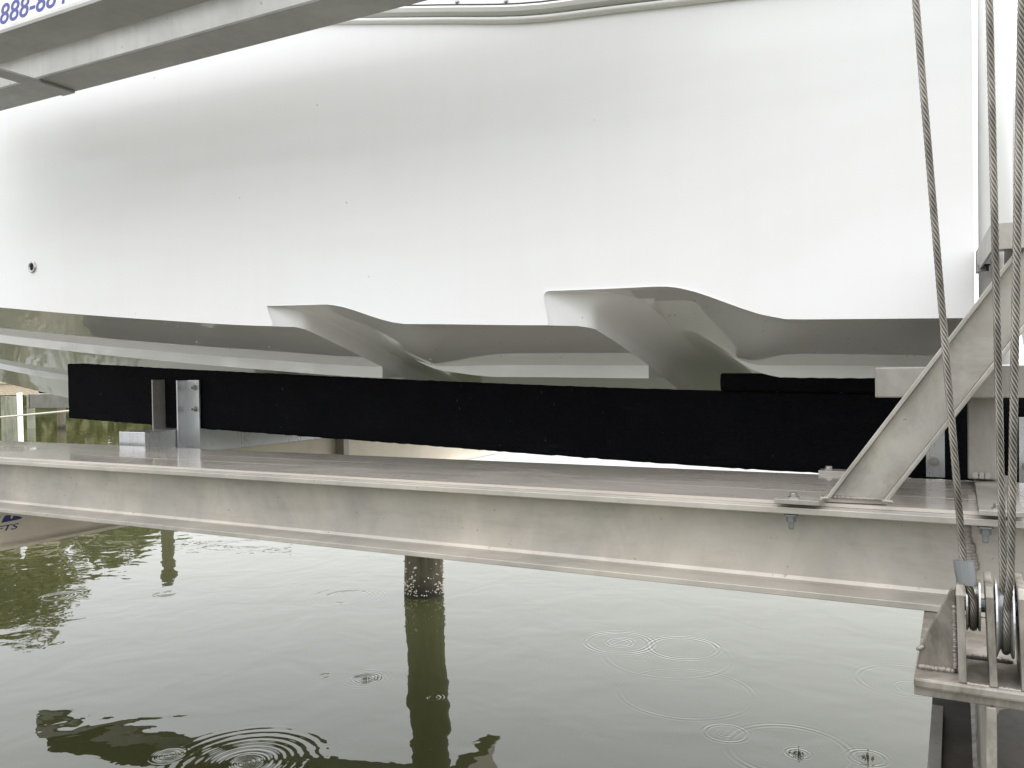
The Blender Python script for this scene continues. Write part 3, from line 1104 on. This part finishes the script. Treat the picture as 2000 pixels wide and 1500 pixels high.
side_plate(-.0035, .0060, -.02, 1.387)
side_plate(.0295, .0385, -.035, 1.388)
side_plate(.0650, .0745, -.03, 1.389)
side_plate(.1000, .1095, -.03, 1.389)
gs = MB().prism([(-.004, 1.375), (-.010, 1.372), (-.0465, 1.291), (-.0515, 1.263), (-.003, 1.263)], 1, 1.258, 1.2675)
gs.build('gusset', M['alu_cast'], pb, bevel=.0015)
wl = MB()
weld(wl, (-.046, 1.256, 1.265), (-.008, 1.256, 1.265), .0050, .0055)
weld(wl, (-.0045, 1.256, 1.270), (-.0055, 1.256, 1.350), .0038, .0045)
weld(wl, (-.049, 1.257, 1.288), (-.044, 1.257, 1.291), .0036, .004)
weld(wl, (.010, 1.219, 1.2625), (.031, 1.219, 1.2625), .0030, .0045)
weld(wl, (.045, 1.219, 1.2625), (.066, 1.219, 1.2625), .0030, .0045)
weld(wl, (.012, 1.330, 1.2645), (.062, 1.330, 1.2645), .0050, .006)
wl.build('weld_seam', M['weld'], pb, smooth=True)['kind'] = 'stuff'
# web under the plate flares into it
MB().prism([(.0295, 1.2165), (.0410, 1.2165), (.0410, 1.221), (.0295, 1.221)], 2, .95, 1.2370).build('end_rib', M['alu_cast'], pb, bevel=.001)


def sheave(cx, cy, cz, rad, w, name='sheave'):
    h = w / 2
    prof = [(-h, rad * .35), (-h, rad), (-h + .0022, rad), (-h * .45, rad * .80), (0, rad * .74), (h * .45, rad * .80), (h - .0022, rad), (h, rad), (h, rad * .35)]
    o = MB().disc_ring((cx, cy, cz), 0, prof, 40).build(name, M['steel' if rad < .04 else 'alu_clean'], pb, smooth=False)
    return o


SA = (.0165, 1.270, 1.3520)
SB = (.0520, 1.275, 1.3370)
sheave(*SA, .0335, .0170)
sheave(*SB, .0500, .0210)
MB().disc_ring((.052, 1.271, 1.352), 0, [(-.062, .009), (.062, .009)], 16).build('axle', M['zinc'], pb)


# ------------------------------------------------------------------ wire ropes
def wire_rope(path, rad, label, category='wire rope', pitch=.052, phase=0.0):
    """six strands laid round a core along path"""
    pts = [Vector(p) for p in path]
    seg = [0.0]
    for a, b_ in zip(pts, pts[1:]):
        seg.append(seg[-1] + (b_ - a).length)
    L = seg[-1]
    n = int(L / pitch * 14)
    root = thing('wire_rope', pts[0], label, category, 'wire ropes of the lift')

    def at(s):
        i = min(max(np.searchsorted(seg, s) - 1, 0), len(pts) - 2)
        t = (s - seg[i]) / (seg[i + 1] - seg[i])
        return pts[i].lerp(pts[i + 1], t)
    C = [at(L * k / n) for k in range(n + 1)]
    T = [(C[min(k + 1, n)] - C[max(k - 1, 0)]).normalized() for k in range(n + 1)]
    ref = Vector((1, 0, 0))
    U = []
    for t in T:
        ref = (ref - t * ref.dot(t)).normalized()
        U.append(ref.copy())
    sr = rad * .36
    for j in range(6):
        P = []
        for k in range(n + 1):
            a = -2 * math.pi * (L * k / n) / pitch + j * math.pi / 3 + phase
            w = T[k].cross(U[k])
            P.append(C[k] + (U[k] * math.cos(a) + w * math.sin(a)) * (rad - sr))
        MB().tube(P, sr, 7).build('strand', M['wire'], root, smooth=True, fix=False)
    MB().tube(C[::4] + [C[-1]], rad * .48, 8).build('core', M['wire_core'], root, smooth=True, fix=False)
    return root


def arc_x(c, r, x, a0, a1, n=14):
    """points on a circle in a plane across x, angle measured from +z towards -y"""
    return [(x, c[1] - r * math.sin(a), c[2] + r * math.cos(a)) for a in np.linspace(a0, a1, n)]


ra = SA[2] and .0335 * .74 + .0046
rb = .0500 * .74 + .0046
A0 = (.0115, SA[1] - ra, SA[2] + .03)
pa = [(-.0720, 1.266, 2.53), (.0055, 1.248, 1.412)] + [(.0105, 1.2445, 1.385)] + arc_x(SA, ra, .0165, math.radians(68), math.radians(205))
wr = wire_rope(pa, .0047, 'slanting wire rope ending in a grey crimped sleeve above the small sheave', pitch=.050)
sl = MB()
v0, v1 = Vector((.0052, 1.2485, 1.4145)), Vector((.0098, 1.2448, 1.3835))
ringpts = []
for k in range(7):
    t = k / 6
    c = v0.lerp(v1, t)
    bulge = 1.0 + .05 * math.sin(math.pi * t)
    ringpts.append([(c.x + .0118 * bulge * (abs(math.cos(a)) ** .7) * (1 if math.cos(a) > 0 else -1), c.y + .0076 * math.sin(a), c.z) for a in np.linspace(0, 2 * math.pi, 25)])
sl.grid(ringpts)
sl.add(ringpts[0][:-1], [tuple(range(24))]).add(ringpts[-1][:-1], [tuple(range(24))])
sl.build('crimp_sleeve', M['zinc'], wr, smooth=False, bevel=.0006)
wire_rope([(.0340, 1.280, 2.53), (.0510, 1.263, 1.388), (.0515, 1.2625, 1.345)], .0047, 'nearly upright wire rope passing behind the outermost rope into the big sheave', pitch=.050, phase=.7)
pc = [(.0835, 1.2485, 2.53), (.0575, 1.2335, 1.40)] + arc_x(SB, rb, .0535, math.radians(62), math.radians(200))
wire_rope(pc, .0050, 'thickest looking wire rope nearest the frame edge, wrapping the front of the big sheave', pitch=.046, phase=.3)

# ------------------------------------------------------------------ guide brace and stand
gb = thing('guide_brace', (-.2, 1.7, 1.42), 'slanting aluminium channel brace bolted onto the walkway beside the wire ropes', 'brace')
dv = Vector((.577, 0, .817))
nv = Vector((.817, 0, -.577))
foot = Vector((-.221, 0, 1.4305))


def slanted(o0, o1, y0, y1, name, top=1.853, bev=.0015):
    """a strip of the brace between offsets o0 and o1 from its upper left edge, cut level at foot and top"""
    mb = MB()
    xf = lambda o: -.221 + o / .817
    a = [(xf(o0) + .0064, 1.4305), (xf(o1) + .0064, 1.4305), (xf(o1) + (top - 1.4215) * .706, top), (xf(o0) + (top - 1.4215) * .706, top)]
    mb.prism(a, 1, y0, y1)
    return mb.build(name, M['alu_brace'], gb, bevel=bev)


slanted(0, .0075, 1.620, 1.860, 'flange')
slanted(.0785, .086, 1.620, 1.860, 'flange')
slanted(.0080, .078, 1.640, 1.648, 'web', bev=0)
wl = MB()
weld(wl, (-.204, 1.640, 1.4315), (-.118, 1.640, 1.4315), .0042, .0055)
weld(wl, (-.220, 1.618, 1.431), (-.210, 1.618, 1.432), .0042, .005)
weld(wl, (-.116, 1.617, 1.432), (-.104, 1.619, 1.431), .0042, .005)
o = wl.build('weld_seam', M['weld'], gb, smooth=True)
o['kind'] = 'stuff'
for x0, x1 in ((-.298, -.228), (.030, .095)):
    xa = -.2205 if x0 < -.2 else x0
    fb = MB().prism([(x0, 1.588), (x0, 1.634), (xa, 1.634), (xa, 2.058), (x0 + .012, 2.058), (x0 + .012, 2.102), (-.112 if x0 < -.2 else x1, 2.102), (-.112 if x0 < -.2 else x1, 1.648), (xa + .006 if x0 < -.2 else x1, 1.640), (xa if x0 < -.2 else x1, 1.588)], 2, 1.4212, 1.4300).build('foot_bar', M['alu_brace'], gb, bevel=.001)
    for y in (1.612, 2.085):
        bt = MB().bolt(((x0 + x1) / 2 - .004, y, 1.4300), 2, 1, .0075, .0065)
        bt.build('bolt', M['steel'], fb)

gd = thing('guide_stand', (.044, 2.0, 1.42), 'square aluminium upright with a short level tube across its top, behind the slanting brace', 'stand')
MB().box(.0180, .0705, 1.985, 2.040, 1.4330, 1.6045).build('upright', M['alu_dark'], gd, bevel=.003)
ht = MB().box(-.149, .300, 1.872, 1.990, 1.6050, 1.6670).build('cross_tube', M['alu_brace'], gd, bevel=.003)
wl = MB()
weld(wl, (-.074, 1.868, 1.612), (-.042, 1.868, 1.662), .0065, .007)
wl.build('weld_seam', M['weld'], gd, smooth=True)
lug = MB()
for x in (.032, .043, .053):
    lug.bolt((x, 1.985, 1.4335 + .008), 1, -1, .005, .006)
lug.build('lug', M['steel'], gd)

ga = thing('guide_bracket', (.07, 1.7, 1.86), 'short open aluminium channel arm in front of the white guide pole', 'arm')
arm = MB()
arm.prism([(-.026, 0), (-.0215, 0), (-.0215, .0395), (.0215, .0395), (.0215, 0), (.026, 0), (.026, .044), (-.026, .044)], 1, .0045, .270)
arm.box(-.026, .026, 0, .0042, .0002, .0438)
arm.v = [(x + .0765 - y * .067, 1.600 + y, z + 1.8565 - y * .045) for x, y, z in arm.v]
arm.build('channel', M['alu_brace'], ga, bevel=.0012)
ab = MB().bolt((.0440, 1.81, 1.8555), 2, -1, .009, .010)
ab.build('bolt', M['zinc'], ga)

gp = MB()
gp.tube([(.0675, 1.915, 1.668), (.068, 1.915, 2.2), (.071, 1.915, 3.1)], .0300, 36)
tag(gp.build('guide_pole', M['pvc'], smooth=True), 'white plastic guide pole standing upright behind the wire ropes', 'pole')

# ------------------------------------------------------------------ carpeted bunks
def bunk(name, x0, x1, zb, zt, y0, y1, label, pad=None):
    root = thing(name, ((x0 + x1) / 2, (y0 + y1) / 2, zb((x0 + x1) / 2)), label, 'bunk', 'carpeted bunks under the hull')

    def slab(xa, xb, lo, hi, nm, rr, rough):
        nx = max(4, int((xb - xa) / .018))
        mb = MB()
        P = []
        for i in range(nx + 1):
            x = xa + (xb - xa) * i / nx
            b_, t = lo(x), hi(x)
            ring = []
            prof = [(y0 + rr, b_), (y0 + rr * .3, b_ + rr * .3), (y0, b_ + rr)] + [(y0, b_ + rr + (t - b_ - 2 * rr) * k / 7) for k in range(1, 7)] + [(y0, t - rr), (y0 + rr * .3, t - rr * .3), (y0 + rr, t), (y1 - rr, t), (y1, t - rr), (y1, b_ + rr), (y1 - rr, b_)]
            for j, (y, z) in enumerate(prof):
                e = rough * (1.4 if j in (0, 1, 14) else 1)
                xo = random.gauss(0, e) if i in (0, nx) else 0
                ring.append((x + xo, y + random.gauss(0, e * .5), z + random.gauss(0, e * .55)))
            P.append(ring + [ring[0]])
        mb.grid(P)
        mb.add(P[0][:-1], [tuple(range(len(P[0]) - 1))]).add(P[-1][:-1], [tuple(range(len(P[0]) - 1))])
        return mb.build(nm, M['carpet'], root, smooth=True)
    slab(x0, x1, zb, zt, 'board', .010, .0009)
    if pad:
        slab(pad[0], pad[1], lambda x: zt(x) + .001, lambda x: pad[2] + (x - pad[0]) * pad[3], 'pad', .014, .0005)
    return root


zb1 = lerp_table([(-3.4, 1.501), (-3.33, 1.498), (-1.825, 1.442), (-.514, 1.397), (.4, 1.385)])
zb1 = lerp_table([(-3.4, 1.503), (-3.33, 1.500), (-1.825, 1.444), (-.514, 1.424), (.4, 1.4220)]) if False else zb1
zt1 = lerp_table([(-3.4, 1.735), (-3.33, 1.731), (-1.825, 1.655), (-.56, 1.606), (.4, 1.590)])
bunk('bunk', -3.335, .34, zb1, zt1, 2.300, 2.388, 'long black carpeted bunk under the near side of the hull', pad=(-.570, .34, 1.656, -.02))
fbk = bunk('bunk', -7.30, -3.8, lambda x: 1.535 - .004 * (x + 7), lambda x: 1.760 - .004 * (x + 7), 4.735, 4.800, 'black carpeted bunk half hidden beneath the far side of the hull')
FAR_TURN = math.radians(11)
fbk.rotation_euler.z = FAR_TURN
fbk.location.x = -7.30 + 1.75 * math.cos(FAR_TURN)
fbk.location.y = 4.775 + 1.75 * math.sin(FAR_TURN)

# bracket holding the near bunk: two angle uprights and their bolts
def bracket(label, x0, z0):
    root = thing('bunk_bracket', (x0, 2.24, z0), label, 'bracket', 'bunk brackets')
    a = MB()
    a.prism([(x0, 2.2915), (x0, 2.2400), (x0 + .0065, 2.2400), (x0 + .0065, 2.2850), (x0 + .070, 2.2850), (x0 + .070, 2.2915)], 2, z0, z0 + .254)
    up = a.build('upright', M['alu_clean'], root, bevel=.0008)
    for zz in (.226, .145):
        bt = MB().bolt((x0 + .050, 2.2850, z0 + zz), 1, -1, .0085, .010)
        bt.disc_ring((x0 + .050, 2.268, z0 + zz), 1, [(-.006, .0045), (.006, .0045)], 12)
        bt.build('bolt', M['steel'], up)
    return root


br = bracket('clean aluminium bunk bracket with two bolts on the bow end of the near bunk', -2.612, 1.400)


def end_bracket(label, x0, z0):
    root = thing('bunk_bracket', (x0, 2.26, z0), label, 'bracket', 'bunk brackets')
    a = MB().prism([(x0, 2.262), (x0 + .040, 2.262), (x0 + .040, 2.292), (x0 + .034, 2.292), (x0 + .034, 2.268), (x0, 2.268)], 2, z0, z0 + .150)
    up = a.build('upright', M['alu_clean'], root, bevel=.0008)
    MB().bolt((x0 + .017, 2.262, z0 + .038), 1, -1, .0085, .008).build('bolt', M['steel'], up)
    return root


eb = end_bracket('plain aluminium bunk bracket with one bolt, seen under the slanting brace', -.068, 1.4010)
copy_tree(eb, (.192, 0, -.004), label='plain aluminium bunk bracket at the frame edge, right of the square upright')

bs = thing('bunk_support', (-2.69, 2.5, 1.42), 'shiny square tube carrying the bow end of the near bunk', 'support')
tb = MB().box(-2.757, -2.617, 2.100, 4.9, 1.3700, 1.4680)
tb.build('tube', M['alu_clean'], bs, bevel=.0025)
an = MB().box(-2.7425, -2.7365, 2.236, 2.2955, 1.4690, 1.657)
an.build('upright', M['alu_dark'], bs, bevel=.0008)
bp = MB().box(-2.7360, -2.613, 2.2925, 2.2975, 1.4700, 1.662)
bp.build('back_plate', M['carpet'], bs)

# ------------------------------------------------------------------ upper beams, spacer bar and phone sign
u1 = thing('upper_beam', (-1.8, 1.3615, 2.535), 'overhead aluminium I-beam carrying the phone number sign', 'beam', 'overhead beams of the lift')
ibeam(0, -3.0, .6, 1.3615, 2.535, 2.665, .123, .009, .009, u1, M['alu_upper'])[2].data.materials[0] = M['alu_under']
u2 = thing('upper_beam', (-1.8, 1.610, 2.535), 'overhead aluminium I-beam next to the white hull, without a sign', 'beam', 'overhead beams of the lift')
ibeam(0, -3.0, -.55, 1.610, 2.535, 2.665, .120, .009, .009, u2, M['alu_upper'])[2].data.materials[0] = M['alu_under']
so = MB().prism([(-2.402, 2.5345), (-2.402, 2.5260), (-2.345, 2.5260), (-2.345, 2.5345)], 1, 1.420, 1.662).build('spacer_bar', M['alu_under'], bevel=.002)
tag(so, 'flat grey spacer bar bolted under the two overhead beams', 'bar')

sg = thing('phone_sign', (-2.0, 1.31, 2.55), 'white sign with a blue telephone number on the overhead beam', 'sign')
MB().box(-2.95, -1.2, 1.3060, 1.3100, 2.5455, 2.664).build('panel', M['sign'], sg, bevel=.0008)
MB().box(-2.95, -1.2, 1.3010, 1.3055, 2.5445, 2.5520).build('edge_trim', M['alu_upper'], sg)
place_text('888-884-7', -2.128, -1.790, .0500, lambda p, q, r: (p, 1.3055 - .0006 * r, 2.5605 + q), 'lettering', M['ink'], sg, .22, .006)

# ------------------------------------------------------------------ pilings
def piling(x, y, r, z1, lean, label, material, group=None, barn=False):
    root = thing('piling', (x, y, 0), label, 'piling', group)
    mb = MB()
    rr = random.Random(int(x * 100))
    n = 30
    P = []
    for k in range(13):
        z = -1.0 + (z1 + 1.0) * k / 12
        row = []
        for j in range(n):
            a = 2 * math.pi * j / n
            q = r * (1 + .018 * math.sin(3 * a + x) + .010 * math.sin(7 * a + z * 2)) * (1.03 - .03 * k / 12)
            row.append((x + lean * z + q * math.cos(a), y + q * math.sin(a), z))
        P.append(row + [row[0]])
    mb.grid(P)
    mb.add(P[-1][:-1], [tuple(range(n))])
    mb.build('shaft', material, root, smooth=True)
    if barn:
        bb = MB()
        for k in range(420):
            a = rr.uniform(0, 2 * math.pi)
            z = abs(rr.gauss(0, .11)) + .01
            if z > .26:
                continue
            if math.sin(a * 3 + 1) + rr.gauss(0, .8) < -.1 and z > .06:
                continue
            s = rr.uniform(.004, .0095) * (1.15 if z > .08 else 1)
            e = Vector((math.cos(a), math.sin(a), 0))
            c = Vector((x + lean * z, y, z)) + e * r * 1.0
            w = Vector((0, 0, 1)).cross(e)
            up = Vector((0, 0, 1))
            vs, fs = [], []
            tilt = Vector((rr.gauss(0, .3), rr.gauss(0, .3), rr.gauss(0, .3))) * s
            for i in range(6):
                t = i * math.pi / 3
                vs.append(c - e * .002 + (w * math.cos(t) + up * math.sin(t)) * s)
            for i in range(6):
                t = i * math.pi / 3
                vs.append(c + e * s * 1.2 + tilt + (w * math.cos(t) + up * math.sin(t)) * s * .45)
            fs = [(i, (i + 1) % 6, (i + 1) % 6 + 6, i + 6) for i in range(6)] + [tuple(range(6, 12))]
            bb.add(vs, fs)
        o = bb.build('barnacles', M['barnacle'], root)
        o['kind'] = 'stuff'
    return root


piling(-3.585, 5.33, .142, 1.55, .040, 'round brown piling crusted with barnacles standing in open water', M['pile'], 'pilings', barn=True)
piling(-14.87, 9.12, .128, 1.355, 0, 'mossy grey green piling under the far dock', M['mossy'], 'pilings')
piling(-26.2, 17.8, .13, 1.3, 0, 'thin dark piling far off beyond the carpeted bunk end', M['pile'], 'pilings')
piling(-27.5, 17.6, .12, 1.3, 0, 'pale distant piling left of the thin dark one', M['mossy'], 'pilings')
piling(-9.95, 8.33, .085, 1.30, 0, 'slim dark piling behind the bunk bracket, mirrored in the water', M['pile'], 'pilings')
pv = MB().tube([(-14.50, 9.10, -.6), (-14.53, 9.10, 1.42)], .042, 20)
tag(pv.build('white_stake', M['pvc'], smooth=True), 'white plastic stake beside the mossy piling under the far dock', 'stake')

# far dock: fascia, decking boards
fd = thing('far_dock', (-17.5, 10.6, 1.36), 'pale timber dock seen past the bow with planked deck', 'dock')
ax = Vector((-15.24 + 16.01, 10.058 - 9.655, 0)).normalized()
ay = Vector((-ax.y, ax.x, 0))
o0 = Vector((-15.1, 10.12, 0))


def obox(a0, a1, b0, b1, z0, z1):
    mb = MB()
    c = [o0 + ax * a + ay * b_ for a, b_ in ((a0, b0), (a1, b0), (a1, b1), (a0, b1))]
    mb.add([(p.x, p.y, z0) for p in c] + [(p.x, p.y, z1) for p in c], [(0, 3, 2, 1), (4, 5, 6, 7), (0, 1, 5, 4), (1, 2, 6, 5), (2, 3, 7, 6), (3, 0, 4, 7)])
    return mb


obox(-9, 0, 0, .05, 1.36, 1.575).build('fascia', M['dock'], fd)
for k in range(14):
    obox(-9 + k * .643, -9 + k * .643 + .63, -.03, 1.8, 1.5765, 1.615).build('board', M['dock'], fd)
for a in (-4.5, -8.5):
    obox(a - .1, a + .1, 1.5, 1.7, -.8, 1.5755).build('post', M['pile'], fd)

rp = MB()
rp.tube([(-19.0, 6.9, 1.02), (-14.512, 8.74, 1.012), (-13.464, 9.293, 1.103), (-10.0, 10.9, 1.30)], .016, 8)
tag(rp.build('mooring_rope', M['rope']), 'pale mooring rope stretched low behind the mossy piling', 'rope')

fb = thing('far_beam', (-7.40, 4.725, 1.40), 'grey metal beam ending beneath the bow on the far side of the lift', 'beam')
MB().box(-7.40, -3.7, 4.725, 4.80, 1.403, 1.527).build('tube', M['alu_dark'], fb, bevel=.003)
MB().box(-7.408, -7.4005, 4.722, 4.803, 1.400, 1.530).build('end_cap', M['alu_cast'], fb, bevel=.001)


fb.rotation_euler.z = FAR_TURN


# ------------------------------------------------------------------ splashing rain drops
def splash(x, y, s, label):
    mb = MB()
    rr = random.Random(int(x * 1000))
    for k in range(9):
        a = k * 2 * math.pi / 9 + rr.uniform(-.2, .2)
        r = s * rr.uniform(.75, 1.1)
        mb.tube([(x + r * .8 * math.cos(a), y + r * .8 * math.sin(a), -.002), (x + r * math.cos(a), y + r * math.sin(a), s * rr.uniform(.25, .5))], [s * .14, s * .06], 6)
    mb.tube([(x, y, -.002), (x, y, s * .5), (x, y, s * 1.1)], [s * .28, s * .14, s * .06], 8)
    mb.blob((x + s * .05, y, s * 1.45), s * .14)
    for k in range(4):
        a = rr.uniform(0, 6.28)
        mb.blob((x + s * 1.7 * math.cos(a), y + s * 1.7 * math.sin(a), s * rr.uniform(.1, .8)), s * rr.uniform(.08, .13))
    tag(mb.build('rain_splash', M['splash'], smooth=True), label, 'splash', 'rain drops splashing on the water')


m, nt, b = mat('splash_water', (0.06, 0.065, 0.04), 0.02)
M['splash'] = m
splash(-.617, 3.78, .022, 'crown shaped rain splash inside a wide ring, left of the cross beam')
splash(-.348, 3.868, .024, 'spiky rain splash close beside the stained cross beam')
splash(-2.876, 3.699, .018, 'small rain splash left of the barnacled piling reflection')
